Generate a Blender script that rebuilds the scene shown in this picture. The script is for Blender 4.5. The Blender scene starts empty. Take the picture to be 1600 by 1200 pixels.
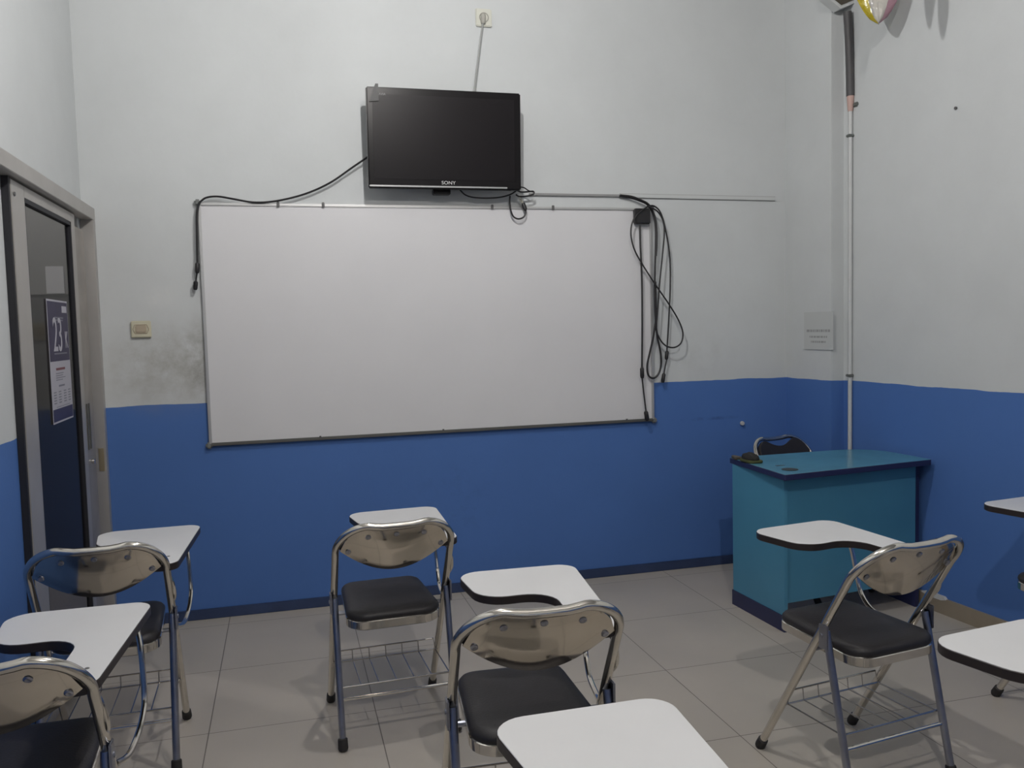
import bpy, bmesh, math, random
from mathutils import Vector, Matrix
random.seed(7)
SC = bpy.context.scene
COL = SC.collection
PI = math.pi

# ------------------------------------------------------------------ camera
F, YAW, PIT, ROL = 1333.2, .2609, -.0671, -.025
CAM = Vector((.374, -4.484, 1.4324))
_f = Vector((math.sin(YAW)*math.cos(PIT), math.cos(YAW)*math.cos(PIT), math.sin(PIT)))
_r = Vector((math.cos(YAW), -math.sin(YAW), 0)); _u = _r.cross(_f)
RT = math.cos(ROL)*_r + math.sin(ROL)*_u
UP = -math.sin(ROL)*_r + math.cos(ROL)*_u
cd = bpy.data.cameras.new('camera'); cam = bpy.data.objects.new('camera', cd); COL.objects.link(cam)
cd.sensor_width = 36; cd.lens = F/1600*36; cd.clip_start = .02
cam.matrix_world = Matrix(((RT.x, UP.x, -_f.x, CAM.x), (RT.y, UP.y, -_f.y, CAM.y), (RT.z, UP.z, -_f.z, CAM.z), (0, 0, 0, 1)))
SC.camera = cam

def ray(x, y): return RT*((x-800)/F) - UP*((y-600)/F) + _f
def on_front(x, y, Y=0.):            # where the sight line of a measured point meets the plane y = Y (front wall)
    r = ray(x, y); return CAM + r*((Y-CAM.y)/r.y)
def on_side(x, y, X):                # ... the plane x = X
    r = ray(x, y); return CAM + r*((X-CAM.x)/r.x)
RW0, RWS = 3.352, .063               # right wall: x = RW0 - RWS*(y+.42)
def rw_x(y): return RW0 - RWS*(y+.42)
def on_right(x, y, off=0.):
    r = ray(x, y); t = (RW0-off-.42*RWS-RWS*CAM.y-CAM.x)/(r.x+RWS*r.y); return CAM + r*t

# ------------------------------------------------------------------ materials
def mat(name, col, rough=.5, metal=0., spec=.5, bump=None, vary=0., vscale=8., coat=0., emit=None):
    m = bpy.data.materials.new(name); m.use_nodes = True
    nt = m.node_tree; b = nt.nodes['Principled BSDF']
    b.inputs['Base Color'].default_value = (*col, 1); b.inputs['Roughness'].default_value = rough
    b.inputs['Metallic'].default_value = metal; b.inputs['Specular IOR Level'].default_value = spec
    b.inputs['Coat Weight'].default_value = coat
    tc = nt.nodes.new('ShaderNodeTexCoord')
    if vary:
        n = nt.nodes.new('ShaderNodeTexNoise'); n.inputs['Scale'].default_value = vscale; n.inputs['Detail'].default_value = 5
        nt.links.new(tc.outputs['Object'], n.inputs['Vector'])
        r = nt.nodes.new('ShaderNodeMapRange'); r.inputs['From Min'].default_value = .3; r.inputs['From Max'].default_value = .7
        r.inputs['To Min'].default_value = 1-vary; r.inputs['To Max'].default_value = 1+vary
        nt.links.new(n.outputs['Fac'], r.inputs['Value'])
        mx = nt.nodes.new('ShaderNodeVectorMath'); mx.operation = 'SCALE'; mx.inputs[0].default_value = col
        nt.links.new(r.outputs['Result'], mx.inputs['Scale']); nt.links.new(mx.outputs['Vector'], b.inputs['Base Color'])
    if bump:
        n = nt.nodes.new('ShaderNodeTexNoise'); n.inputs['Scale'].default_value = bump[0]; n.inputs['Detail'].default_value = 3
        nt.links.new(tc.outputs['Object'], n.inputs['Vector'])
        bp = nt.nodes.new('ShaderNodeBump'); bp.inputs['Strength'].default_value = bump[1]; bp.inputs['Distance'].default_value = .002
        nt.links.new(n.outputs['Fac'], bp.inputs['Height']); nt.links.new(bp.outputs['Normal'], b.inputs['Normal'])
    if emit:
        b.inputs['Emission Color'].default_value = (*emit[0], 1); b.inputs['Emission Strength'].default_value = emit[1]
    return m

BLUE_Z = 1.092
def wall_material(name, smudges=()):
    m = bpy.data.materials.new(name); m.use_nodes = True; nt = m.node_tree; N = nt.nodes; L = nt.links
    b = N['Principled BSDF']
    tc = N.new('ShaderNodeNewGeometry'); sp = N.new('ShaderNodeSeparateXYZ'); L.new(tc.outputs['Position'], sp.inputs[0])
    n1 = N.new('ShaderNodeTexNoise'); n1.inputs['Scale'].default_value = 3.5; n1.inputs['Detail'].default_value = 4; L.new(tc.outputs['Position'], n1.inputs['Vector'])
    def math_(op, a, b_, c=None):
        q = N.new('ShaderNodeMath'); q.operation = op
        for i, v in enumerate((a, b_)):
            if v is None: continue
            if isinstance(v, (int, float)): q.inputs[i].default_value = v
            else: L.new(v, q.inputs[i])
        return q.outputs[0]
    wav = math_('MULTIPLY', math_('SUBTRACT', n1.outputs['Fac'], .5), .022)
    zz = math_('ADD', sp.outputs['Z'], wav)
    isblue = math_('LESS_THAN', zz, BLUE_Z)
    n2 = N.new('ShaderNodeTexNoise'); n2.inputs['Scale'].default_value = 1.6; n2.inputs['Detail'].default_value = 6; n2.inputs['Roughness'].default_value = .65
    L.new(tc.outputs['Position'], n2.inputs['Vector'])
    v = N.new('ShaderNodeMapRange'); L.new(n2.outputs['Fac'], v.inputs['Value'])
    v.inputs['From Min'].default_value = .3; v.inputs['From Max'].default_value = .7; v.inputs['To Min'].default_value = .95; v.inputs['To Max'].default_value = 1.04
    mixc = N.new('ShaderNodeMix'); mixc.data_type = 'RGBA'; L.new(isblue, mixc.inputs['Factor'])
    mixc.inputs['A'].default_value = (.565, .583, .588, 1); mixc.inputs['B'].default_value = (.072, .163, .425, 1)
    sc = N.new('ShaderNodeVectorMath'); sc.operation = 'SCALE'; L.new(mixc.outputs['Result'], sc.inputs[0]); L.new(v.outputs['Result'], sc.inputs['Scale'])
    out = sc.outputs['Vector']
    for (c, rad, stren, colr, thr) in smudges:
        d = N.new('ShaderNodeVectorMath'); d.operation = 'SUBTRACT'; L.new(tc.outputs['Position'], d.inputs[0]); d.inputs[1].default_value = c
        s2 = N.new('ShaderNodeVectorMath'); s2.operation = 'DIVIDE'; L.new(d.outputs['Vector'], s2.inputs[0]); s2.inputs[1].default_value = rad
        ln = N.new('ShaderNodeVectorMath'); ln.operation = 'LENGTH'; L.new(s2.outputs['Vector'], ln.inputs[0])
        nn = N.new('ShaderNodeTexNoise'); nn.inputs['Scale'].default_value = 9; nn.inputs['Detail'].default_value = 7; nn.inputs['Roughness'].default_value = .7
        L.new(tc.outputs['Position'], nn.inputs['Vector'])
        fall = N.new('ShaderNodeMapRange'); fall.interpolation_type = 'SMOOTHSTEP'; L.new(ln.outputs['Value'], fall.inputs['Value'])
        fall.inputs['From Min'].default_value = .1; fall.inputs['From Max'].default_value = 1; fall.inputs['To Min'].default_value = 1; fall.inputs['To Max'].default_value = 0
        nm = N.new('ShaderNodeMapRange'); L.new(nn.outputs['Fac'], nm.inputs['Value']); nm.inputs['From Min'].default_value = thr; nm.inputs['From Max'].default_value = thr+.35
        fac = math_('MULTIPLY', math_('MULTIPLY', fall.outputs['Result'], nm.outputs['Result']), stren)
        mx = N.new('ShaderNodeMix'); mx.data_type = 'RGBA'; L.new(fac, mx.inputs['Factor']); L.new(out, mx.inputs['A']); mx.inputs['B'].default_value = (*colr, 1)
        out = mx.outputs['Result']
    L.new(out, b.inputs['Base Color']); b.inputs['Roughness'].default_value = .62; b.inputs['Specular IOR Level'].default_value = .3
    n3 = N.new('ShaderNodeTexNoise'); n3.inputs['Scale'].default_value = 38; n3.inputs['Detail'].default_value = 4; L.new(tc.outputs['Position'], n3.inputs['Vector'])
    bp = N.new('ShaderNodeBump'); bp.inputs['Strength'].default_value = .12; bp.inputs['Distance'].default_value = .004
    L.new(n3.outputs['Fac'], bp.inputs['Height']); L.new(bp.outputs['Normal'], b.inputs['Normal'])
    return m

def tile_material():
    m = bpy.data.materials.new('floor_tile'); m.use_nodes = True; nt = m.node_tree; N = nt.nodes; L = nt.links
    b = N['Principled BSDF']; g = N.new('ShaderNodeNewGeometry')
    mp = N.new('ShaderNodeMapping'); mp.vector_type = 'POINT'; L.new(g.outputs['Position'], mp.inputs['Vector'])
    T = .596
    mp.inputs['Location'].default_value = (-(.0586)/T+100, (.7209)/T+100, 0); mp.inputs['Scale'].default_value = (1/T, 1/T, 1/T)
    br = N.new('ShaderNodeTexBrick'); br.offset = 0; br.squash = 1; L.new(mp.outputs['Vector'], br.inputs['Vector'])
    br.inputs['Scale'].default_value = 1; br.inputs['Brick Width'].default_value = 1; br.inputs['Row Height'].default_value = 1
    br.inputs['Mortar Size'].default_value = .0032; br.inputs['Mortar Smooth'].default_value = .1
    br.inputs['Color1'].default_value = (.44, .40, .352, 1); br.inputs['Color2'].default_value = (.42, .384, .338, 1); br.inputs['Mortar'].default_value = (.16, .14, .12, 1)
    n = N.new('ShaderNodeTexNoise'); n.inputs['Scale'].default_value = 2.3; n.inputs['Detail'].default_value = 8; L.new(g.outputs['Position'], n.inputs['Vector'])
    v = N.new('ShaderNodeMapRange'); L.new(n.outputs['Fac'], v.inputs['Value']); v.inputs['From Min'].default_value = .3; v.inputs['From Max'].default_value = .7
    v.inputs['To Min'].default_value = .93; v.inputs['To Max'].default_value = 1.05
    s = N.new('ShaderNodeVectorMath'); s.operation = 'SCALE'; L.new(br.outputs['Color'], s.inputs[0]); L.new(v.outputs['Result'], s.inputs['Scale'])
    L.new(s.outputs['Vector'], b.inputs['Base Color'])
    r = N.new('ShaderNodeMapRange'); L.new(n.outputs['Fac'], r.inputs['Value']); r.inputs['To Min'].default_value = .32; r.inputs['To Max'].default_value = .5
    L.new(r.outputs['Result'], b.inputs['Roughness']); b.inputs['Specular IOR Level'].default_value = .35
    bp = N.new('ShaderNodeBump'); bp.inputs['Strength'].default_value = .25; bp.inputs['Distance'].default_value = .002; bp.invert = True
    L.new(br.outputs['Fac'], bp.inputs['Height']); L.new(bp.outputs['Normal'], b.inputs['Normal'])
    return m

def tinted_glass():
    m = bpy.data.materials.new('tinted_glass'); m.use_nodes = True; nt = m.node_tree; N = nt.nodes; L = nt.links
    N.remove(N['Principled BSDF']); o = N['Material Output']
    t = N.new('ShaderNodeBsdfTransparent'); t.inputs['Color'].default_value = (.66, .66, .68, 1)
    g = N.new('ShaderNodeBsdfGlossy'); g.inputs['Roughness'].default_value = .12; g.inputs['Color'].default_value = (.8, .8, .8, 1)
    fr = N.new('ShaderNodeFresnel'); fr.inputs['IOR'].default_value = 1.16
    gm = N.new('ShaderNodeNewGeometry'); iv = N.new('ShaderNodeMath'); iv.operation = 'SUBTRACT'; iv.inputs[0].default_value = 1; L.new(gm.outputs['Backfacing'], iv.inputs[1])
    ml = N.new('ShaderNodeMath'); ml.operation = 'MULTIPLY'; L.new(fr.outputs[0], ml.inputs[0]); L.new(iv.outputs[0], ml.inputs[1])
    mx = N.new('ShaderNodeMixShader'); L.new(ml.outputs[0], mx.inputs[0]); L.new(t.outputs[0], mx.inputs[1]); L.new(g.outputs[0], mx.inputs[2])
    L.new(mx.outputs[0], o.inputs['Surface']); return m

def foil(name, col):
    m = bpy.data.materials.new(name); m.use_nodes = True; nt = m.node_tree; b = nt.nodes['Principled BSDF']
    b.inputs['Base Color'].default_value = (*col, 1); b.inputs['Roughness'].default_value = .12; b.inputs['Transmission Weight'].default_value = .45
    b.inputs['IOR'].default_value = 1.3; b.inputs['Coat Weight'].default_value = .6
    n = nt.nodes.new('ShaderNodeTexNoise'); n.inputs['Scale'].default_value = 26; tc = nt.nodes.new('ShaderNodeTexCoord'); nt.links.new(tc.outputs['Object'], n.inputs['Vector'])
    bp = nt.nodes.new('ShaderNodeBump'); bp.inputs['Strength'].default_value = .6; bp.inputs['Distance'].default_value = .01
    nt.links.new(n.outputs['Fac'], bp.inputs['Height']); nt.links.new(bp.outputs['Normal'], b.inputs['Normal']); return m

FRONT_SMUDGE = [((-.18, 0, 1.28), (.42, .3, .3), .6, (.27, .25, .2), .32), ((-.03, 0, 1.3), (.1, .3, .3), .62, (.2, .185, .155), .34),
                ((2.72, 0, 1.25), (.3, .3, .16), .25, (.27, .26, .24), .42), ((1.25, 0, .5), (.35, .3, .3), .4, (.03, .06, .12), .5), ((-.2, 0, 1.62), (.12, .3, .1), .35, (.72, .72, .7), .35),
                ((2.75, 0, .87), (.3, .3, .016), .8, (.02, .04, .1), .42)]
M = dict(
    wall=wall_material('painted_wall'), wallf=wall_material('painted_front_wall', FRONT_SMUDGE), tile=tile_material(),
    ceil=mat('ceiling_grey', (.3, .3, .29), .8), skirt=mat('navy_skirting', (.03, .05, .12), .45, vary=.15), skirt2=mat('beige_skirting', (.27, .225, .17), .4, vary=.12, vscale=5),
    chrome=mat('chrome', (.66, .63, .58), .13, 1., vary=.06, vscale=20), steel=mat('polished_plate', (.62, .57, .5), .09, 1., vary=.05, vscale=6), leg=mat('dull_chrome', (.36, .37, .42), .3, 1., vary=.15, vscale=14),
    vinyl=mat('black_vinyl', (.018, .016, .018), .5, bump=(180, .3), vary=.2), rubber=mat('black_rubber', (.022, .02, .02), .65), wire=mat('steel_wire', (.5, .48, .46), .22, 1.),
    lam=mat('white_laminate', (.68, .68, .69), .34, vary=.03, vscale=4), edge=mat('black_edge', (.022, .016, .016), .42),
    alu=mat('aluminium', (.46, .44, .42), .42, .55, vary=.07, vscale=5), alud=mat('aluminium_worn', (.36, .33, .3), .45, .5, vary=.12, vscale=9), dark=mat('dark_gap', (.015, .015, .02), .6),
    board=mat('whiteboard', (.65, .645, .66), .38, vary=.02, vscale=3, spec=.35), bframe=mat('board_frame', (.5, .5, .5), .38, .6), bdark=mat('board_lower_frame', (.12, .12, .11), .5, .3), bcorner=mat('grey_corner', (.16, .17, .165), .5),
    tv=mat('gloss_black', (.009, .008, .009), .25, spec=.2), screen=mat('tv_screen', (.0115, .010, .0115), .3, spec=.16), silver=mat('silver_strip', (.8, .8, .8), .2, 1.), logo=mat('logo_silver', (.62, .62, .62), .4), logod=mat('logo_grey', (.14, .14, .14), .4),
    cable=mat('black_cable', (.012, .011, .013), .45), gcable=mat('grey_cable', (.34, .35, .34), .5), plugw=mat('grey_plug', (.36, .35, .31), .45), cream=mat('cream_plastic', (.57, .54, .41), .4), creamd=mat('cream_plastic_aged', (.42, .35, .26), .45),
    wplate=mat('ivory_plate', (.6, .6, .53), .35), duct=mat('white_trunking', (.54, .555, .555), .5), dductm=mat('grey_trunking', (.27, .27, .27), .5), metaltip=mat('plug_metal', (.8, .76, .6), .25, .9),
    desk=mat('teal_desk', (.07, .24, .37), .38, vary=.05, vscale=4, spec=.4), desktop=mat('teal_desktop', (.085, .26, .35), .22, vary=.08, vscale=6, spec=.5), deske=mat('navy_edge', (.018, .022, .075), .4), grom=mat('dark_grommet', (.02, .03, .035), .5),
    pouch=mat('black_cloth', (.012, .012, .012), .8), pouchg=mat('olive_cloth', (.05, .06, .018), .8), brown=mat('brown_leather', (.07, .06, .045), .6),
    pipe=mat('white_pvc', (.52, .53, .53), .4), pipes=mat('dark_sleeve', (.07, .067, .07), .55), tape=mat('pink_tape', (.5, .34, .3), .6), clamp=mat('clamp_grey', (.13, .14, .13), .5),
    paper=mat('paper', (.5, .515, .51), .8), ink=mat('faded_ink', (.31, .31, .31), .8), purple=mat('poster_purple', (.024, .018, .06), .5, vary=.15, vscale=14), purpled=mat('poster_blue', (.018, .017, .07), .5), white=mat('poster_white', (.4, .39, .44), .5), red=mat('poster_red', (.17, .05, .065), .5), pgrey=mat('poster_grey', (.15, .15, .19), .5),
    glass=tinted_glass(), hall=mat('corridor_paint', (.25, .25, .235), .7), halld=mat('corridor_dado', (.07, .065, .065), .7), brass=mat('brass', (.5, .42, .28), .35, .8), nail=mat('nail', (.1, .1, .1), .5), plaster=mat('plaster', (.5, .5, .5), .8),
    yfoil=foil('yellow_foil', (.75, .6, .03)), cfoil=foil('clear_foil', (.75, .72, .66)), pfoil=foil('pink_foil', (.5, .3, .36)),
    bulb=mat('lamp_glow', (.9, .9, .9), .4, emit=((1., .985, .965), 740.)), bulb2=mat('lamp_glow_warm', (.9, .9, .9), .4, emit=((1., .95, .905), 860.)), fill_bulb=mat('corridor_fill_glow', (.9, .9, .9), .4, emit=((1., .96, .9), 800.)), socket=mat('white_bakelite', (.6, .6, .6), .4),
)

# ------------------------------------------------------------------ helpers
def tag(o, label=None, cat=None, group=None, kind=None):
    if label: o['label'] = label
    if cat: o['category'] = cat
    if group: o['group'] = group
    if kind: o['kind'] = kind
    return o
def empty(name, loc=(0, 0, 0), rz=0.):
    o = bpy.data.objects.new(name, None); COL.objects.link(o); o.location = loc; o.rotation_euler = (0, 0, rz); o.empty_display_size = .1; return o
def obj(name, bm, m, parent=None, smooth=35):
    bmesh.ops.recalc_face_normals(bm, faces=bm.faces)
    me = bpy.data.meshes.new(name); bm.to_mesh(me); bm.free(); me.materials.append(m)
    if smooth:
        me.shade_smooth(); me.set_sharp_from_angle(angle=math.radians(smooth))
    o = bpy.data.objects.new(name, me); COL.objects.link(o)
    if parent: o.parent = parent
    return o
def struct(name, bm, m, label, cat, parent=None):
    o = obj(name, bm, m, parent)
    if not parent: tag(o, label, cat, kind='structure')
    return o
def add_box(bm, lo, hi, bev=0., seg=2):
    r = bmesh.ops.create_cube(bm, size=1); vs = r['verts']
    c = [(a+b)/2 for a, b in zip(lo, hi)]; s = [abs(b-a) for a, b in zip(lo, hi)]
    for v in vs: v.co = Vector((c[0]+v.co.x*s[0], c[1]+v.co.y*s[1], c[2]+v.co.z*s[2]))
    if bev:
        es = list({e for v in vs for e in v.link_edges}); bmesh.ops.bevel(bm, geom=es, offset=bev, segments=seg, affect='EDGES')
    return bm
def box(lo, hi, bev=0., seg=2): return add_box(bmesh.new(), lo, hi, bev, seg)
def smooth_path(pts, n=6):
    P = [Vector(p) for p in pts]
    if len(P) < 3: return P
    Q = [P[0]*2-P[1]]+P+[P[-1]*2-P[-2]]; out = []
    for i in range(1, len(Q)-2):
        a, b, c, d = Q[i-1:i+3]
        for k in range(n):
            t = k/n
            out.append(.5*((2*b)+(c-a)*t+(2*a-5*b+4*c-d)*t*t+(3*b-a-3*c+d)*t**3))
    out.append(P[-1]); return out
def add_tube(bm, pts, r, seg=10, smooth=0, closed=False):
    P = smooth_path(pts, smooth) if smooth else [Vector(p) for p in pts]
    n = len(P); rings = []; prev = None
    for i in range(n):
        if closed: t = (P[(i+1) % n]-P[i-1])
        else: t = (P[min(i+1, n-1)]-P[max(i-1, 0)])
        t.normalize()
        if prev is None:
            a = Vector((0, 0, 1)) if abs(t.z) < .9 else Vector((1, 0, 0)); u = t.cross(a).normalized()
        else:
            u = (prev-t*prev.dot(t)).normalized()
        prev = u; w = t.cross(u); rr = r[i] if isinstance(r, (list, tuple)) else r
        rings.append([bm.verts.new(P[i]+(u*math.cos(2*PI*k/seg)+w*math.sin(2*PI*k/seg))*rr) for k in range(seg)])
    m = n if closed else n-1
    for i in range(m):
        A, B = rings[i], rings[(i+1) % n]
        for k in range(seg): bm.faces.new((A[k], A[(k+1) % seg], B[(k+1) % seg], B[k]))
    if not closed: bm.faces.new(rings[0][::-1]); bm.faces.new(rings[-1])
    return bm
def tube(pts, r, seg=10, smooth=0, closed=False): return add_tube(bmesh.new(), pts, r, seg, smooth, closed)
def fillet(poly, seg=6):             # poly: (x, y, radius)
    out = []; n = len(poly)
    for i in range(n):
        p = Vector(poly[i][:2]); r = poly[i][2]
        a = (Vector(poly[i-1][:2])-p); b = (Vector(poly[(i+1) % n][:2])-p); la, lb = a.length, b.length; a.normalize(); b.normalize()
        if r <= 0: out.append(p); continue
        ang = math.acos(max(-1, min(1, a.dot(b)))); d = min(r/math.tan(ang/2), la*.48, lb*.48); rr = d*math.tan(ang/2)
        c = p+(a+b).normalized()*(rr/math.sin(ang/2)); s = p+a*d-c; e = p+b*d-c
        a0 = math.atan2(s.y, s.x); a1 = math.atan2(e.y, e.x); da = (a1-a0+PI) % (2*PI)-PI
        for k in range(seg+1): out.append(c+Vector((math.cos(a0+da*k/seg), math.sin(a0+da*k/seg)))*rr)
    return out
def add_stack(bm, rings, cap=True):  # rings: equal-length lists of 3D points
    R = [[bm.verts.new(p) for p in r] for r in rings]; n = len(R[0])
    for A, B in zip(R, R[1:]):
        for k in range(n): bm.faces.new((A[k], A[(k+1) % n], B[(k+1) % n], B[k]))
    if cap: bm.faces.new(R[0][::-1]); bm.faces.new(R[-1])
    return bm
def inset(poly, d):
    n = len(poly); out = []
    area = sum(poly[i-1].x*poly[i].y-poly[i].x*poly[i-1].y for i in range(n)); sg = 1 if area > 0 else -1
    for i in range(n):
        e1 = poly[i]-poly[i-1]; e2 = poly[(i+1) % n]-poly[i]
        if e1.length < 1e-7: e1 = e2
        if e2.length < 1e-7: e2 = e1
        t = (e1.normalized()+e2.normalized()).normalized(); out.append(poly[i]+Vector((-t.y, t.x))*d*sg)
    return out
def add_slab(bm, poly, z0, z1, bev=.002):
    i = inset(poly, bev)
    return add_stack(bm, [[(p.x, p.y, z0) for p in i], [(p.x, p.y, z0+bev) for p in poly], [(p.x, p.y, z1-bev) for p in poly], [(p.x, p.y, z1) for p in i]])
def add_lathe(bm, prof, seg=16, c=(0, 0, 0), ax='z'):
    rings = []
    for r, h in prof:
        ring = []
        for k in range(seg):
            a = 2*PI*k/seg; x, y = r*math.cos(a), r*math.sin(a)
            p = (x, y, h) if ax == 'z' else ((x, h, y) if ax == 'y' else (h, x, y)); ring.append(Vector(c)+Vector(p))
        rings.append(ring)
    return add_stack(bm, rings)
def lathe(prof, seg=16, c=(0, 0, 0), ax='z'): return add_lathe(bmesh.new(), prof, seg, c, ax)
def text_obj(name, s, size, m, origin, xdir, ydir, parent, depth=.0015, sx=1.):
    c = bpy.data.curves.new(name, 'FONT'); c.body = s; c.size = size; c.align_x = 'CENTER'; c.align_y = 'CENTER'; c.extrude = depth
    t = bpy.data.objects.new(name, c); COL.objects.link(t)
    dg = bpy.context.evaluated_depsgraph_get(); me = bpy.data.meshes.new_from_object(t.evaluated_get(dg)); bpy.data.objects.remove(t)
    X = Vector(xdir).normalized(); Y = Vector(ydir).normalized(); Z = X.cross(Y)
    for v in me.vertices: v.co = Vector(origin)+X*v.co.x*sx+Y*v.co.y+Z*v.co.z
    me.materials.clear(); me.materials.append(m)
    o = bpy.data.objects.new(name, me); COL.objects.link(o); o.parent = parent; return o
def copy_tree(o, parent=None):
    c = o.copy(); COL.objects.link(c)
    if parent: c.parent = parent
    for ch in list(o.children): copy_tree(ch, c)
    return c

# ------------------------------------------------------------------ room shell
XL, YB, ZC = -.524, -6.2, 3.6
struct('floor', box((XL-2.6, YB-.1, -.1), (4.2, 1.75, 0)), M['tile'], 'beige square floor tiles with thin dark joints', 'floor')
struct('ceiling', box((XL-2.6, YB-.1, ZC), (4.2, 1.75, ZC+.1)), M['ceil'], 'grey ceiling above the classroom', 'ceiling')
struct('wall_front', box((XL-.03, 0, 0), (3.9, .12, ZC)), M['wallf'], 'front wall, white above and blue below, behind the whiteboard', 'wall')
struct('wall_back', box((XL-.1, YB-.1, 0), (3.9, YB, ZC)), M['wall'], 'rear wall of the classroom, behind the camera', 'wall')
bm = bmesh.new()
add_box(bm, (XL-.03, YB, 0), (XL, -1.12, ZC)); add_box(bm, (XL-.03, -1.12, 2.0), (XL, 0, ZC)); add_box(bm, (XL-.03, -.1, 0), (XL, 0, 2.0))
struct('wall_left', bm, M['wall'], 'left wall, white above and blue below, around the sliding door', 'wall')
bm = bmesh.new()
pl = [(3.264, .0), (3.275, -.42), (rw_x(-.42), -.42), (rw_x(YB), YB), (rw_x(YB)+.15, YB), (3.9, .0)]
add_stack(bm, [[(x, y, 0) for x, y in pl], [(x, y, ZC) for x, y in pl]])
struct('wall_right', bm, M['wall'], 'right wall with a shallow pilaster at its far corner', 'wall')
struct('baseboard_front', box((-.5, -.012, 0), (3.26, 0, .052), .003), M['skirt'], 'low navy skirting along the front wall', 'skirting')
bm = bmesh.new()
y0, y1 = -.98, YB+.02
q = [(rw_x(y0)-.012, y0), (rw_x(y0), y0), (rw_x(y1), y1), (rw_x(y1)-.012, y1)]
add_stack(bm, [[(x, y, 0) for x, y in q], [(x, y, .078) for x, y in q]])
struct('baseboard_right', bm, M['skirt2'], 'beige tile skirting along the blue right wall', 'skirting')
# ragged patch of bare plaster where the skirting has broken away
bm = bmesh.new(); pts = [(-.99, .075), (-1.02, .085), (-1.05, .092), (-1.10, .088), (-1.135, .088), (-1.15, .075), (-1.12, .066), (-1.05, .066)]
add_stack(bm, [[(rw_x(y)-.0145, y, z) for y, z in pts], [(rw_x(y), y, z) for y, z in pts]])
tag(obj('plaster_patch', bm, M['plaster']), 'ragged pale plaster lump on top of the beige skirting', 'plaster')
# corridor beyond the door
struct('wall_corridor', box((-2.35, -4, 0), (-2.25, 1.7, ZC)), M['halld'], 'dark corridor wall beyond the sliding door', 'wall')
struct('wall_corridor_far', box((-2.35, 1.6, 0), (.2, 1.7, ZC)), M['halld'], 'far corridor wall seen through the door glass, dark below', 'wall')
CZ = on_front(80, 460, 1.59).z
struct('trim_1', box((-2.25, 1.585, CZ), (.15, 1.6, ZC)), M['hall'], 'paler upper panel on the far corridor wall', 'panel')
pa, pb = on_front(73, 459, 1.58), on_front(99, 416, 1.58)
tag(obj('bright_patch', box((pa.x, 1.578, pa.z), (pb.x, 1.5845, pb.z), .002), M['lam']), 'made-up pale square on the corridor wall, giving the bright patch in the door glass', 'sheet')  # made-up pale square, added to give the bright patch in the glass
struct('wall_corridor_end', box((-2.35, -4.1, 0), (XL-.03, -4, ZC)), M['halld'], 'dark end wall of the corridor', 'wall')

# ------------------------------------------------------------------ sliding door (left wall)
D = empty('door_1', (-.5, -.6, 0)); tag(D, 'grey aluminium sliding door with dark glass on the left wall', 'door', kind='structure')
def dpart(name, bm, m, parent=D):
    for v in bm.verts: v.co -= Vector((-.5, -.6, 0))
    return obj(name, bm, m, parent)
bm = bmesh.new(); add_box(bm, (-.523, -2.9, 1.985), (-.466, 0, 2.043), .002)
dpart('header', bm, M['alu'])
bm = box((-.523, -.048, 0), (-.466, -.001, 1.985), .002); jm = dpart('jamb', bm, M['alu'])
dpart('strike_plate', box((-.5, -.051, .79), (-.476, -.0475, .9), .001), M['brass'], jm)
PX0, PX1 = -.5225, -.497
bm = bmesh.new()
add_box(bm, (PX0, -1.206, .02), (PX1, -1.05, 1.978), .002); add_box(bm, (PX0, -.351, .02), (PX1, -.285, 1.978), .002)
add_box(bm, (PX0, -1.051, 1.935), (PX1, -.35, 1.978), .002); add_box(bm, (PX0, -1.051, .02), (PX1, -.35, .11), .002)
pn = dpart('door_panel', bm, M['alu'])
bm = bmesh.new()
for a, b_ in (((-.521, -1.051, .108), (-.498, -1.043, 1.936)), ((-.521, -.362, .108), (-.498, -.35, 1.936)), ((-.521, -1.051, 1.92), (-.498, -.35, 1.936))): add_box(bm, a, b_)
dpart('gasket', bm, M['dark'], pn)
dpart('pane', box((-.515, -1.05, .105), (-.51, -.35, 1.94)), M['glass'], pn)
st = dpart('lock_stile', box((PX0, -.283, .02), (PX1-.004, -.1, 1.93), .002), M['alud'])
bm = bmesh.new(); add_box(bm, (-.500, -.252, .92), (-.4965, -.236, 1.13), .001); add_box(bm, (-.500, -.208, .92), (-.4965, -.192, 1.13), .001)
dpart('pull_handle', bm, M['bdark'], st)
dpart('keyhole', lathe([(.0, -.4985), (.012, -.4985), (.012, -.487), (.0, -.486)], 12, (0, -.2, .86), 'x'), M['silver'], st)
dpart('edge_seal', box((-.523, -1.222, .02), (-.5, -1.207, 1.985)), M['dark'])
dpart('screw', lathe([(0, -.4955), (.008, -.4955), (.007, -.4925), (0, -.492)], 10, (0, -1.175, 1.93), 'x'), M['nail'])

# poster on the glass
PXX = -.506
cor = [on_side(x, y, PXX) for x, y in ((72, 467), (104, 471), (114, 652), (83, 664))]
py0 = (cor[0].y+cor[3].y)/2; py1 = (cor[1].y+cor[2].y)/2; pz1 = (cor[0].z+cor[1].z)/2; pz0 = (cor[2].z+cor[3].z)/2
PO = empty('poster', (PXX, (py0+py1)/2, pz0)); tag(PO, 'tall purple and white paper poster stuck on the dark door glass', 'poster')
W_, H_ = py1-py0, pz1-pz0
def prect(name, u0, u1, v0, v1, m, lift, parent=PO):       # u across 0..1, v up 0..1
    return obj(name, box((lift-.0008, (u0-.5)*W_, v0*H_), (lift, (u1-.5)*W_, v1*H_)), m, parent, 0)
prect('sheet', 0, 1, 0, 1, M['white'], .001)
prect('purple_panel', .02, .98, .5, .985, M['purple'], .0018)
prect('blue_footer', .02, .98, .015, .115, M['purpled'], .0018)
prect('white_badge', .7, .93, .9, .955, M['white'], .0026)
bm = bmesh.new()
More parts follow.
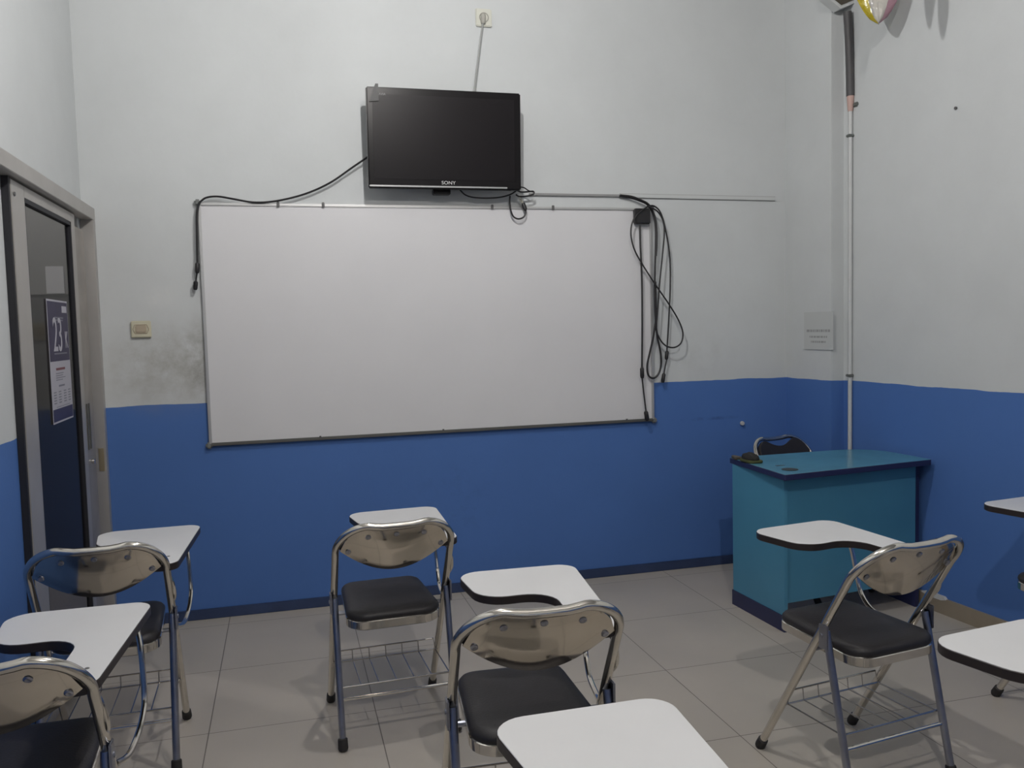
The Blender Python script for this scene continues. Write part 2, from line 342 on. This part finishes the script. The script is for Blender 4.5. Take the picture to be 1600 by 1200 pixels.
for (a, b_, c) in ((.3, .74, .855), (.34, .72, .835)): add_box(bm, (.0018, (a-.5)*W_, c*H_-.003), (.0026, (b_-.5)*W_, c*H_+.003))
obj('small_print', bm, M['pgrey'], PO, 0)
text_obj('numeral', '23', .195, M['white'], (.0026, -.025, .7*H_), (0, 1, 0), (0, 0, 1), PO, .0006, .78)
text_obj('suffix', 'K', .1, M['white'], (.0026, .115, .665*H_), (0, 1, 0), (0, 0, 1), PO, .0006, .7)
prect('underline', .22, .84, .555, .567, M['pgrey'], .0026)
prect('red_heading', .27, .7, .425, .445, M['red'], .0018)
bm = bmesh.new()
for k in range(4): add_box(bm, (.001, (.25-.5)*W_, (.4-.018*k)*H_-.0015), (.0016, (random.uniform(.55, .78)-.5)*W_, (.4-.018*k)*H_+.0015))
for k in range(5):
    for u in (.1, .33, .58, .8): add_box(bm, (.001, (u-.5)*W_, (.25-.022*k)*H_-.002), (.0016, (u+.12-.5)*W_, (.25-.022*k)*H_+.002))
add_box(bm, (.001, (.36-.5)*W_, .29*H_), (.0016, (.64-.5)*W_, .304*H_)); add_box(bm, (.001, (.2-.5)*W_, .126*H_), (.0016, (.85-.5)*W_, .131*H_))
obj('text_lines', bm, M['pgrey'], PO, 0)

# ------------------------------------------------------------------ whiteboard
WB = empty('whiteboard', (1.2, 0, .88)); tag(WB, 'large blank whiteboard with thin aluminium frame on the front wall', 'whiteboard')
bw, bh = 2.4, 1.195
obj('board_surface', box((-bw/2+.008, -.016, .008), (bw/2-.008, -.001, bh-.008)), M['board'], WB)
def bar(name, lo, hi, m): return obj(name, box(lo, hi, .003), m, WB)
bar('frame', (-bw/2, -.024, bh-.014), (bw/2, -.002, bh), M['bframe']); bar('frame', (-bw/2, -.024, 0), (-bw/2+.014, -.002, bh), M['bframe']); bar('frame', (bw/2-.014, -.024, 0), (bw/2, -.002, bh), M['bframe'])
tag(bar('frame', (-bw/2, -.026, -.004), (bw/2, -.002, .012), M['bdark']), 'dark lower rail of the frame')
for sx in (-1, 1):
    for z in (0, bh):
        bm = box((sx*bw/2-.016, -.028, z-.016), (sx*bw/2+.016, -.001, z+.016), .008, 3); obj('corner_cap', bm, M['bcorner'], WB)
for x in (-.82, -.6, .28, .62): obj('clip', box((x-.007, -.028, bh-.018), (x+.007, -.022, bh+.008), .002), M['nail'], WB)
for x in (-.66, -.02, 1.03): obj('clip', box((x-.005, -.028, .008), (x+.005, -.022, .018), .001), M['nail'], WB)

# ------------------------------------------------------------------ television
TV = empty('television', (1.213, 0, 2.14)); tag(TV, 'black flat television tilted forward on the wall above the whiteboard', 'television')
def tvt(bm):                                           # tilt the panel: bottom at y -.15, top at y -.18
    for v in bm.verts: v.co.y += -.15-.06*v.co.z
    return bm
hw, hh = .394, .488
bm = box((-hw, 0, 0), (hw, .035, hh), .006, 3); add_box(bm, (-hw*.8, .03, .06), (hw*.8, .075, hh*.85), .02, 3); obj('casing', tvt(bm), M['tv'], TV)
obj('screen', tvt(box((-hw+.03, -.0015, .045), (hw-.035, .002, hh-.035))), M['screen'], TV)
obj('silver_strip', tvt(box((-hw+.004, -.006, .006), (hw-.075, .004, .014), .002)), M['silver'], TV)
o = text_obj('logo', 'SONY', .024, M['logo'], (.01, -.152, .03), (1, 0, 0), (0, -.06, 1), TV, .0008, 1.15)
o = text_obj('logo', 'BRAVIA', .016, M['logod'], (-.325, -.178, hh-.036), (1, 0, 0), (0, -.06, 1), TV, .0008)
bm = bmesh.new(); v = [bm.verts.new(p) for p in ((-hw+.012, -.183, hh-.075), (-hw+.06, -.183, hh-.07), (-hw+.06, -.186, hh+.012), (-hw+.046, -.186, hh+.012))]; bm.faces.new(v)
r = bmesh.ops.extrude_face_region(bm, geom=bm.faces[:]); bmesh.ops.translate(bm, vec=(0, .0015, 0), verts=[e for e in r['geom'] if isinstance(e, bmesh.types.BMVert)])
obj('corner_sticker', bm, mat('grey_film', (.035, .035, .035), .5), TV, 0)
bm = bmesh.new(); add_box(bm, (-.2, -.012, .06), (.2, 0, .4)); add_box(bm, (-.16, -.1, .1), (-.12, -.01, .38)); add_box(bm, (.12, -.1, .1), (.16, -.01, .38)); obj('wall_bracket', bm, M['dark'], TV)
obj('receiver_box', box((-.06, -.1, -.02), (.03, -.05, .01), .004), M['tv'], TV)

# ------------------------------------------------------------------ sockets and switch
def plate(name, px, label, cat, m, th=.012):
    P0 = on_front(px[0], px[3]); P1 = on_front(px[2], px[1]); e = empty(name, ((P0.x+P1.x)/2, 0, (P0.z+P1.z)/2)); tag(e, label, cat)
    w, h = (P1.x-P0.x)/2, (P1.z-P0.z)/2
    obj('cover_plate', box((-w, -th, -h), (w, -.0005, h), .004, 3), m, e); return e, w, h
S1, w, h = plate('wall_socket', (743, 16, 767, 42), 'small ivory power socket high on the wall above the television', 'socket', M['wplate'], .016)
obj('socket_insert', lathe([(.0, -.0155), (.02, -.0155), (.024, -.0185), (.026, -.0185), (.026, -.0155)], 20, (0, 0, 0), 'y'), M['plugw'], S1)
S2, w, h = plate('light_switch', (206, 501, 236, 528), 'cream wall switch plate between the sliding door and the whiteboard', 'switch', M['cream'], .016)
obj('rocker', box((-.025, -.021, -.017), (.025, -.015, .019), .004, 2), M['creamd'], S2)
obj('surround', tube([(-.036, -.0165, 0), (-.027, -.0165, .022), (.027, -.0165, .022), (.036, -.0165, 0), (.027, -.0165, -.02), (-.027, -.0165, -.02)], .0022, 6, 0, True), M['creamd'], S2)

# ------------------------------------------------------------------ trunking
def fb(px, Y): return [on_front(x, y, Y) for x, y in px]
a = on_front(968, 306, 0); b_ = on_front(1210, 311, 0)
bm = bmesh.new(); ang = (b_.z-a.z)/(b_.x-a.x)
add_box(bm, (a.x, -.012, -.0105), (b_.x, -.0005, .0105), .002)
for v in bm.verts: v.co.z += a.z+(v.co.x-a.x)*ang
TK = tag(obj('cable_trunking', bm, M['duct']), 'white empty cable trunking running right from the cable bundle', 'trunking')
bm = bmesh.new(); add_box(bm, (a.x, -.004, -.0135), (b_.x+.003, -.0004, .0135), .001)
for v in bm.verts: v.co.z += a.z+(v.co.x-a.x)*ang
obj('edge_line_strip', bm, M['dductm'], TK)  # darker strip added to draw thin shade lines along the trunking edges
bm = bmesh.new(); a2 = on_front(826, 306); add_box(bm, (a2.x, -.014, a.z-.0075), (a.x-.002, -.0005, a.z+.0055), .002)
tag(obj('cable_trunking', bm, M['dductm']), 'thin grey trunking from the television to the cable bundle', 'trunking')

# ------------------------------------------------------------------ cables
def cable(label, segs, plugs=(), m='cable', tips=(), cat='cable', name='cable'):
    Y0 = segs[0][0]; P = fb(segs[0][1], Y0(0.) if callable(Y0) else Y0); o = Vector((P[0].x, 0, P[0].z)); e = empty(name, o); tag(e, label, cat)
    for Y, px, r in segs:
        if callable(Y): pts = [on_front(x, y, Y(k/(len(px)-1))) for k, (x, y) in enumerate(px)]
        else: pts = fb(px, Y)
        obj('cord', tube([p-o for p in pts], r, 8, 5), M[m], e)
    for Y, p0, p1, r in plugs:
        A, B = fb((p0, p1), Y); d = B-A
        obj('plug', tube([A-o, A+d*.15-o, A+d*.8-o, B-o], [r*.55, r, r, r*.7], 10), M['cable' if m == 'cable' else 'plugw'], e)
    for Y, p0, p1, r in tips:
        A, B = fb((p0, p1), Y); obj('plug_tip', tube([A-o, B-o], r, 8), M['metaltip'], e)
    return e
cable('thin grey power cord hanging from the high socket down behind the television', [(lambda t: -.03-.06*t, [(755, 34), (752, 52), (748, 85), (744, 115), (741, 142), (740, 155)], .0045)],
      [(-.03, (755, 21), (755, 37), .014)], 'gcable', name='power_cord')
cable('black cable sagging from the television to the left board corner with two plugs', [(lambda t: -.05+.018*min(1, t*3), [(585, 238), (572, 247), (550, 262), (520, 283), (490, 298), (460, 308), (425, 315), (395, 316), (365, 311), (340, 307), (322, 309), (312, 316)], .005),
      (-.034, [(312, 316), (309, 325), (307.5, 345), (308, 380), (308.5, 412)], .006), (-.034, [(308, 424), (307, 432), (306, 442)], .004)], [(-.034, (308.5, 410), (308, 427), .011), (-.034, (306, 439), (305, 453), .011)])
cable('black cord drooping below the television bottom edge', [(-.06, [(718, 296), (728, 305), (745, 309), (775, 309), (797, 304), (812, 294)], .004)])
cable('short black loop sticking out right of the television', [(-.07, [(806, 304), (812, 307), (826, 306), (834, 302.5), (833, 299), (826, 299.5), (815, 300), (806, 297)], .0045), (-.075, [(806, 292), (818, 293), (826, 298), (833, 300)], .0035)])
cable('black cable loop with a brass-tipped plug dangling under the television', [(-.05, [(797, 306), (796.5, 315), (798, 328), (802, 338), (809, 342), (817, 340), (821, 334), (821.5, 326)], .0045)], [(-.05, (821.5, 329), (817, 317), .011)], tips=[(-.05, (816.5, 317), (811, 309), .006)])
BZ = -.045
cable('thick black cable from trunking, hanging in a long teardrop loop right of board', [(lambda t: -.02-.025*min(1, 4*t), [(968, 306), (985, 309), (998, 313), (1012, 320), (1021, 336), (1024.5, 358), (1024.5, 385), (1023.5, 420), (1023, 460), (1024, 495), (1027, 525), (1032, 550), (1033, 570), (1029, 584), (1021, 591), (1013, 586), (1011.5, 570), (1016, 548), (1022, 520), (1025, 490), (1024, 440)], .0058),
      (lambda t: -.02-.03*min(1, 4*t), [(969, 305), (986, 307), (1000, 312), (1014, 320), (1023, 338), (1026, 360), (1026, 385), (1025, 400)], .0055)])
cable('black cable hanging in a wide figure-eight loop beside the board edge', [(-.072, [(1012, 323), (1000, 331), (990, 343), (986, 358), (987, 375), (993, 394), (1008, 420), (1025, 446), (1045, 475), (1060, 500), (1067, 520), (1064, 536), (1053, 543), (1040, 540), (1030, 528), (1026, 512), (1028, 480), (1031, 440), (1035, 400), (1038, 365), (1036, 345), (1027, 330), (1012, 322)], .0045)])
cable('black cable arching right of the bundle and ending in two plugs on blue paint line', [(-.034, [(1011, 322), (1022, 322), (1032, 332), (1039, 355), (1046, 395), (1047.5, 440), (1045, 500), (1042, 550)], .0045), (-.034, [(1042, 560), (1039, 575), (1036.5, 590)], .004)],
      [(-.034, (1042.5, 548), (1041, 562), .0105), (-.034, (1037.5, 583), (1035.5, 598), .0105)])
cable('straight black cable hanging in front of the board to its bottom right corner', [(-.05, [(1000, 352), (1000.5, 380), (1003, 440), (1003.5, 510), (1003, 576)], .0055), (-.06, [(1003, 588), (1006, 615), (1010, 648)], .0045)],
      [(-.06, (1003, 574), (1003.5, 591), .0115), (-.06, (1009, 642), (1011.5, 657), .0125)])
A_, B_ = on_front(989, 351, -.026), on_front(1012.5, 327, -.026)
bm = box((A_.x, -.062, A_.z), (B_.x, -.026, B_.z), .006, 3); tag(obj('cable_holder', bm, M['cable']), 'small black plastic box on the top right corner of the whiteboard', 'box')

# ------------------------------------------------------------------ conduit pipe, bracket, ornaments
PYY = -.488
pp = [on_front(x, y, PYY) for x, y in ((1325, 165), (1325, 212), (1327, 590), (1326.5, 705))]
CP = empty('conduit_pipe', (rw_x(PYY)-.02, PYY, 0)); tag(CP, 'thin white vertical pipe with dark sleeved top in the right corner', 'pipe')
o0 = CP.location.copy(); xw = rw_x(PYY)-.0135
def PZ(z, dx=0): return Vector((xw-dx, PYY, z))-o0
obj('pipe', tube([PZ(0.0), PZ(pp[0].z)], .011, 14), M['pipe'], CP)
for z in (pp[1].z, pp[2].z+.012): obj('pipe_clamp', box((xw-.018-o0.x, -.016, z-.007), (rw_x(PYY)-o0.x, .016, z+.007), .003), M['clamp'], CP)
zt = on_front(1335, 18, PYY).z
obj('dark_sleeve', tube([PZ(pp[0].z+.05), PZ(pp[0].z+.2, .003), PZ(zt-.1, .012), PZ(zt-.005, .02)], .0215, 14, 4), M['pipes'], CP)
obj('pink_tape', tube([PZ(pp[0].z-.03), PZ(pp[0].z-.02), PZ(pp[0].z+.055), PZ(pp[0].z+.06)], [.0125, .0145, .02, .019], 12), M['tape'], CP)
obj('tape_tail', box((.012, -.045, pp[0].z-.012), (.03, -.008, pp[0].z+.012), .006), M['clamp'], CP)
z0 = on_front(1330, 17, -.47).z
WBK = empty('pipe_bracket', (rw_x(-.47)-.06, -.47, z0)); tag(WBK, 'white edged dark bracket at the top of the pipe', 'bracket')
bm = bmesh.new(); pts = [(-.11, .05), (-.02, -.005), (.1, .045), (.1, .4), (-.11, .4)]
add_stack(bm, [[(x, .03, z) for x, z in pts], [(x, -.03, z) for x, z in pts]])
obj('shell', bm, M['duct'], WBK); bm = bmesh.new(); pts = [(-.085, .052), (-.018, .013), (.075, .052), (.06, .38), (-.075, .38)]
add_stack(bm, [[(x, -.0305, z) for x, z in pts], [(x, -.034, z) for x, z in pts]]); obj('dark_opening', bm, M['brown'], WBK)

def leaf(c, w, h, rz, label, mats, group=None):
    e = empty('hanging_ornament', c, rz); tag(e, label, 'ornament', group)
    prof = []; n = 12
    def ring(u0, u1, dz=0):
        pass
    for i, m in enumerate(mats):
        u0, u1 = -1+2*i/len(mats), -1+2*(i+1)/len(mats); bm = bmesh.new(); R = []
        for k in range(n+1):
            t = k/n; ww = w*.5*(.04+.96*min(1, t/.45)**.6)*(1 if t < .75 else 1-.6*((t-.75)/.25)**2); z = h*t
            R.append([(ww*u0, -.02*math.cos(u0*1.5), z), (ww*(u0+u1)/2, -.025*math.cos((u0+u1)*.75), z), (ww*u1, -.02*math.cos(u1*1.5), z), (ww*u1, .02*math.cos(u1*1.5)-.002, z), (ww*u0, .02*math.cos(u0*1.5)-.002, z)])
        add_stack(bm, R); obj('foil_panel', bm, M[m], e, 60)
    obj('string', tube([(0, 0, h*.98), (0, 0, ZC-c[2])], .0012, 5), M['white'], e); return e
leaf((3.205, -.883, 2.842), .2, .3, -.66, 'shiny yellow and clear foil ornament hanging near the top of the pipe', ['yfoil', 'cfoil', 'cfoil', 'pfoil'])
LA = Vector((.95, -1.9, 3.2))
for S_, w, h, sfx in ((Vector((3.392, -1.089, 2.712)), .05, .2, 'nearer the camera'), (Vector((3.387, -1.009, 2.788)), .055, .24, 'nearer the front wall')):
    P = S_+(LA-S_)*.2; leaf(tuple(P), w, h, -1.26, 'narrow foil ornament hanging out of frame by the right wall, '+sfx, ['cfoil'])

# ------------------------------------------------------------------ notice, nails
na = on_side(1258, 488, 3.27); nb = on_side(1302, 547, 3.27)
NO = empty('paper_notice', (3.266, (na.y+nb.y)/2, (na.z+nb.z)/2)); tag(NO, 'white paper notice with three faded lines on the corner pilaster', 'notice'); NO.rotation_euler = (0, 0, .026)
nw, nh = abs(na.y-nb.y)/2, abs(na.z-nb.z)/2
obj('sheet', box((-.0005, -nw, -nh), (.001, nw, nh)), M['paper'], NO, 0)
for zc, wd, hgt in ((.0, .8, .012), (-.034, .6, .009), (-.062, .5, .009)):
    u = -wd*nw; bm = bmesh.new()
    while u < wd*nw:
        l = random.uniform(.008, .03); add_box(bm, (-.001, u, zc-hgt*.6), (-.0004, min(u+l, wd*nw), zc+hgt*.6)); u += l+.006
    obj('faded_line', bm, M['ink'], NO, 0)
p = on_right(1495, 169); tag(obj('nail', lathe([(0, -.01), (.007, -.01), (.007, -.004), (.003, -.003), (.003, .0)], 10, tuple(p), 'x'), M['nail']), 'single dark nail high on the right wall', 'nail')
p = on_front(1158, 661); tag(obj('wall_hook', lathe([(0, -.02), (.012, -.019), (.013, -.008), (.006, -.005), (.005, 0)], 10, tuple(p), 'y'), M['plaster']), 'small pale hook on the blue front wall left of the teacher desk', 'hook')

# ------------------------------------------------------------------ folding writing-tablet chair
YT, ZT, YF, YR, HW = -.245, .792, .223, -.197, .2
def ty(z): return YF+(YT-YF)*z/ZT
UV = (Vector((0, YT, ZT))-Vector((0, YF, 0))).normalized()      # up along the frame
NB = Vector((0, -UV.z, UV.y))                                    # rearward normal of the frame plane
def pl_pt(x, z, off=0.): return Vector((x, ty(z), z))+NB*off
TAB = [(-.12, .385, .065), (.25, .385, .055), (.208, -.19, .042), (.11, -.185, .042), (.115, .135, .08), (-.088, .122, .085)]
ZP = .5
def student_chair(tablet=True, plate_=True):
    e = empty('student_chair' if tablet else 'folding_chair')
    R = .0125
    # back frame: upside-down U with big corner bends, bowed a little to the rear
    poly = [(-HW, ty(ZP), 0)]
    pts = [pl_pt(-HW, .44)]; rc = .105; zc = ZT-rc
    pts += [pl_pt(-HW, .55), pl_pt(-HW, zc-.03)]
    for k in range(0, 9):
        a = PI-k/8*PI/2; pts.append(pl_pt(-HW+rc+rc*math.cos(a), zc+rc*math.sin(a), .018*math.sin(PI/2*k/8)))
    pts += [pl_pt(-.05, ZT-.003, .024), pl_pt(.05, ZT-.003, .024)]
    pts += [Vector((-p.x, p.y, p.z)) for p in reversed(pts[:12])]
    obj('back_frame', tube(pts, R, 14, 2), M['chrome'], e)
    for s in (-1, 1):
        l = obj('leg', tube([pl_pt(s*HW, .46), pl_pt(s*HW, .01)], R, 12), M['chrome'], e)
        d = (pl_pt(s*HW, .0)-pl_pt(s*HW, .1)).normalized()
        def foot(P, d, l): obj('rubber_foot', tube([P-d*.04, P-d*.037, P-d*.006, P], [.0135, .0165, .0175, .015], 12), M['rubber'], l)
        foot(pl_pt(s*HW, .004), d, l)
        T = Vector((s*HW, ty(ZP)-.016, ZP)); B = Vector((s*HW, YR, .004))
        l = obj('leg', tube([T, B], .0118, 12), M['leg'], e); foot(B, (B-T).normalized(), l)
        bm = bmesh.new(); c = Vector((s*(HW+.013), ty(ZP)-.02, ZP-.012))
        add_box(bm, (c.x-.003, c.y-.019, c.z-.04), (c.x+.003, c.y+.02, c.z+.035), .0025)
        add_lathe(bm, [(0, -.006), (.007, -.006), (.007, .006), (0, .006)], 10, (c.x, c.y+.008, c.z), 'x')
        b_ = obj('bracket', bm, M['leg'], e)
    # back plate outline in frame coordinates
    def outline(sc=1., topcut=0.):
        o = []; n = 24
        for k in range(n+1):                                    # lower arc, left to right
            x = -.186+.372*k/n; o.append((x*sc, (.698-(.698-.63)*(1-(x/.186)**2)) if abs(x) < .186 else .698))
        for k in range(1, n):                                   # upper edge, right to left
            x = .186-.372*k/n; ax = abs(x); top = .777 if ax < .095 else .687+math.sqrt(max(1e-4, .09**2-(ax-.095)**2))
            if topcut: top -= topcut*max(0, math.cos(min(1, ax/.115)*PI/2))
            o.append((x*sc, top))
        return o
    def sheet(ol, o0, o1, m, name, bow=.02):
        bm = bmesh.new()
        def at(x, z, off): return pl_pt(x, z, off+bow*(1-(x/.2)**2)+.024*(.776-z)/.164*(1-(x/.2)**2))
        ins = [(x*.985, z+(.69-z)*.03) for x, z in ol]
        R_ = [[at(x, z, o0) for x, z in ins], [at(x, z, o0+(o1-o0)*.25) for x, z in ol], [at(x, z, o1-(o1-o0)*.25) for x, z in ol], [at(x, z, o1) for x, z in ins]]
        R0 = [[bm.verts.new(p) for p in r] for r in R_]; n = len(ol)
        for A, B in zip(R0, R0[1:]):
            for k in range(n): bm.faces.new((A[k], A[(k+1) % n], B[(k+1) % n], B[k]))
        for r, rev in ((R0[0], 0), (R0[-1], 1)):                # strips across, so the sheet follows the bow
            N_ = 24; bot = r[:N_+1]; top = [r[0]]+[r[2*N_-k] for k in range(1, N_)]+[r[N_]]
            for k in range(N_):
                q = [bot[k], bot[k+1], top[k+1], top[k]]; q = list(dict.fromkeys(q)); bm.faces.new(q)
        return obj(name, bm, m, e, 40)
    if plate_:
        bp = sheet(outline(), .004, .009, M['steel'], 'back_plate', .012)
        for x, z in ((-.16, .698), (.16, .698), (-.095, .752), (.095, .752), (0, .757)):
            c = pl_pt(x, z, .009+(.012+.024*(.776-z)/.164)*(1-(x/.2)**2)); bm = lathe([(0, 0), (.0095, 0), (.0095, .0022), (.006, .004), (0, .003)], 12)
            mx = Matrix.Translation(c) @ NB.to_track_quat('Z', 'Y').to_matrix().to_4x4(); bmesh.ops.transform(bm, matrix=mx, verts=bm.verts); obj('screw', bm, M['leg'], bp)
        sheet(outline(1.), -.018, .0035, M['vinyl'], 'back_cushion', .012)
    else:
        sheet(outline(1., .034), -.02, .012, M['vinyl'], 'back_cushion', .012)
    # seat
    SE = fillet([(-.15, .2, .055), (.15, .2, .055), (.168, -.186, .07), (-.168, -.186, .07)], 8)
    SE = SE[::-1]
    i1 = inset(SE, .004)
    bm = add_stack(bmesh.new(), [[(p.x, p.y, .405+.02*p.y) for p in inset(SE, .012)], [(p.x, p.y, .412+.02*p.y) for p in SE], [(p.x, p.y, .437+.02*p.y) for p in SE], [(p.x, p.y, .44+.02*p.y) for p in i1]])
    obj('seat_tray', bm, M['chrome'], e)
    prof = [(.004, .438), (.0, .447), (.002, .456), (.009, .464), (.02, .469), (.036, .4715)]
    rr = [[(p.x, p.y, z+.02*p.y) for p in inset(SE, d)] for d, z in prof]
    for k in (.8, .55, .3, .1): rr.append([(x*k, y*k, .4725+.0035*(1-k)+.02*y*k) for x, y, z in rr[5]])
    obj('seat_cushion', add_stack(bmesh.new(), rr), M['vinyl'], e, 60)
    bm = bmesh.new(); add_tube(bm, [(-HW, ty(.425), .425), (HW, ty(.425), .425)], .008, 8)
    obj('seat_rod', bm, M['leg'], e)
    # stretcher between the rear legs
    def ry(z): return ty(ZP)-.016+(YR-ty(ZP)+.016)*(ZP-z)/ZP
    obj('stretcher', tube([(-HW, ry(.165), .165), (HW, ry(.165), .165)], .0062, 10), M['chrome'], e)
    if tablet:
        yb, yf = ry(.2)+.01, ty(.2)-.012; bm = bmesh.new()
        add_tube(bm, [(-.19, yf, .2), (-.19, yb, .2)], .0026, 6); add_tube(bm, [(.19, yf, .2), (.19, yb, .2)], .0026, 6)
        add_tube(bm, [(-HW, yb, .2), (HW, yb, .2)], .0034, 6); add_tube(bm, [(-HW, yf, .2), (HW, yf, .2)], .003, 6)
        add_tube(bm, [(-.19, yf, .2), (-.185, yf+.005, .24), (.185, yf+.005, .24), (.19, yf, .2)], .0028, 6)
        for k in range(5):
            x = -.125+.0625*k; add_tube(bm, [(x, yb, .2), (x, yf, .2), (x, yf+.005, .24)], .0022, 6)
        obj('wire_basket', bm, M['wire'], e)
        P = fillet(TAB, 7)[::-1]
        tb = obj('writing_tablet', add_slab(bmesh.new(), inset(P, .0015), .688, .6955, .0008), M['lam'], e)
        obj('edge_band', add_slab(bmesh.new(), P, .671, .6945, .002), M['edge'], tb)
        for x, y in ((.15, -.14), (.172, -.09)): obj('screw', lathe([(0, .6955), (.006, .6955), (.005, .6965), (0, .6963)], 10, (x, y, 0)), M['nail'], tb)
        zq = .43
        obj('tablet_support', tube([(.215, .27, .672), (.228, .25, .62), (.236, .225, .5), (.234, .2, .455), (.228, .15, .425), (.22, .06, .415), (.205, ty(zq)+.02, zq)], .0078, 10, 5), M['chrome'], e)
        obj('tablet_strut', tube([(.19, -.14, .672), (.208, -.14, .63), (.214, -.125, .58), (.208, ty(.55), .552)], .0065, 10, 4), M['chrome'], e)
    return e

CH = dict(A=(-.224, -1.386, .024), B=(.707, -1.393, .046), C=(.945, -2.384, -.051), D=(2.095, -2.195, .133), E=(-.25, -2.35, 0.), F=(.83, -3.35, 0.), G=(1.92, -3.25, .12), H=(3.135, -2.12, .11))
LAB = dict(A='chrome student chair left of the aisle, its white tablet nearest the sliding door',
    B='chrome student chair directly under the whiteboard with wire basket in full view',
    C='chrome student chair in the middle, half hidden by the nearest white tablet',
    D='chrome student chair turned slightly left in front of the teal desk',
    E='chrome student chair cut off by the bottom left corner of the photo',
    F='student chair below the bottom edge, only its large white tablet showing',
    G='student chair past the right edge, its big white tablet corner in view lower right',
    H='student chair by the blue right wall, only a small tablet tip visible')
proto = student_chair()
for k, (n, (x, y, t)) in enumerate(CH.items()):
    o = proto if k == 0 else copy_tree(proto)
    o.location = (x, y, 0); o.rotation_euler = (0, 0, t); tag(o, LAB[n], 'chair', 'student tablet chairs')
    for c in o.children:
        if c.name.startswith('writing_tablet'): c.location.x = dict(A=.025, B=.02).get(n, 0.)
tc = student_chair(False, False); tc.location = (3.05, -.57, 0); tc.rotation_euler = (0, 0, PI+.25)
tag(tc, 'black padded chrome folding chair tucked behind the teal desk', 'chair')

# ------------------------------------------------------------------ teacher's desk
DK = empty('teacher_desk', (2.94, -.88, 0)); tag(DK, 'teal teacher desk with navy edges in the right corner', 'desk')
def rel(P): return [(x-2.94, y+.88, r) for x, y, r in P]
ZD = .745
top = fillet(rel([(2.505, -1.165, .008), (3.368, -1.07, .01), (3.352, -.63, .2), (2.53, -.63, .01)]), 8)
tp = obj('desk_top', add_slab(bmesh.new(), inset(top, .002), ZD-.006, ZD, .001), M['desktop'], DK)
obj('edge_band', add_slab(bmesh.new(), top, ZD-.028, ZD-.001, .002), M['deske'], tp)
obj('cable_hole', lathe([(0, ZD), (.036, ZD), (.038, ZD+.0015), (.034, ZD+.002), (0, ZD+.0012)], 24, (2.602-2.94, -1.055+.88, 0)), M['grom'], tp)
obj('scratch', box((2.60-2.94, -.95+.88, ZD), (2.645-2.94, -.935+.88, ZD+.0006)), M['grom'], tp)
def panel(name, x0, y0, x1, y1, z0, z1, th, m, parent=DK):
    d = Vector((x1-x0, y1-y0)).normalized(); n = Vector((-d.y, d.x))*th
    q = [(x0-2.94, y0+.88), (x1-2.94, y1+.88), (x1+n.x-2.94, y1+n.y+.88), (x0+n.x-2.94, y0+n.y+.88)]
    return obj(name, add_stack(bmesh.new(), [[(x, y, z0) for x, y in q], [(x, y, z1) for x, y in q]]), m, parent, 0)
panel('front_panel', 2.562, -1.085, 3.335, -1.0, .13, ZD-.028, .018, M['desk'])
sp = panel('side_panel', 2.545, -1.095, 2.528, -.665, .075, ZD-.028, -.018, M['desk'])
panel('plinth', 2.541, -1.099, 2.5235, -.661, 0, .075, -.026, M['deske'], sp)
sp2 = panel('side_panel', 3.337, -1.0, 3.335, -.72, .0, ZD-.028, -.018, M['deske'])
panel('back_rail', 2.56, -.75, 3.32, -.75, .55, ZD-.028, .018, M['desk'])
# things on the desk
pc = Vector((2.556, -.79, ZD)); PC = empty('pencil_pouch', pc); tag(PC, 'small black pouch with olive base on the desk by the black chair', 'pouch')
bm = bmesh.new(); bmesh.ops.create_icosphere(bm, subdivisions=3, radius=1)
for v in bm.verts:
    z = max(v.co.z, -.55); v.co = Vector((v.co.x*.034, v.co.y*.06, (z+.55)*.026+.003*math.sin(v.co.x*9)+.0045)); v.co.z = max(v.co.z, .004)
obj('pouch_body', bm, M['pouch'], PC)
obj('pouch_base', add_slab(bmesh.new(), fillet([(-.038, -.064, .02), (.038, -.064, .02), (.038, .05, .02), (-.038, .05, .02)], 5), .0, .014, .004), M['pouchg'], PC)
bm = add_slab(bmesh.new(), fillet([(2.515, -.715, .008), (2.556, -.715, .008), (2.553, -.645, .01), (2.532, -.645, .01)], 4), ZD, ZD+.014, .003)
tag(obj('worn_edge', bm, M['brown']), 'flat brown piece standing for the dark worn desk edge, far left corner', 'worn_edge')  # raised brown piece stands for the dark worn part of the desk edge

# ------------------------------------------------------------------ lamps (above the frame)
def lamp(c, m, label):
    e = empty('pendant_lamp', (c[0], c[1], ZC)); tag(e, label, 'lamp'); dz = c[2]-ZC
    obj('cord', tube([(0, 0, 0), (0, 0, dz+.11)], .004, 6), M['cable'], e)
    obj('holder', lathe([(0, dz+.13), (.018, dz+.125), (.024, dz+.09), (.024, dz+.05), (0, dz+.05)], 14), M['socket'], e)
    obj('bulb', lathe([(.0, dz+.049), (.015, dz+.045), (.02, dz+.03), (.026, dz+.005), (.024, dz-.012), (.014, dz-.024), (0, dz-.027)], 12), m, e)
lamp((.95, -1.9, 3.2), M['bulb'], 'glowing bulb on a short cord over the front row of chairs')
lamp((-1.5, .4, 3.2), M['fill_bulb'], 'added fill bulb brightening the corridor beyond the sliding door')  # added fill lamp, brightens the corridor wall behind the door glass
lamp((1.1, -3.9, 3.2), M['bulb2'], 'glowing bulb on a short cord over the rear row of chairs')

w = bpy.data.worlds.new('world'); SC.world = w; w.use_nodes = True
w.node_tree.nodes['Background'].inputs['Color'].default_value = (.02, .02, .02, 1)
vs = SC.view_settings; vs.view_transform = 'Standard'; vs.look = 'None'; vs.gamma = 1; vs.use_curve_mapping = False; vs.exposure = 1.57
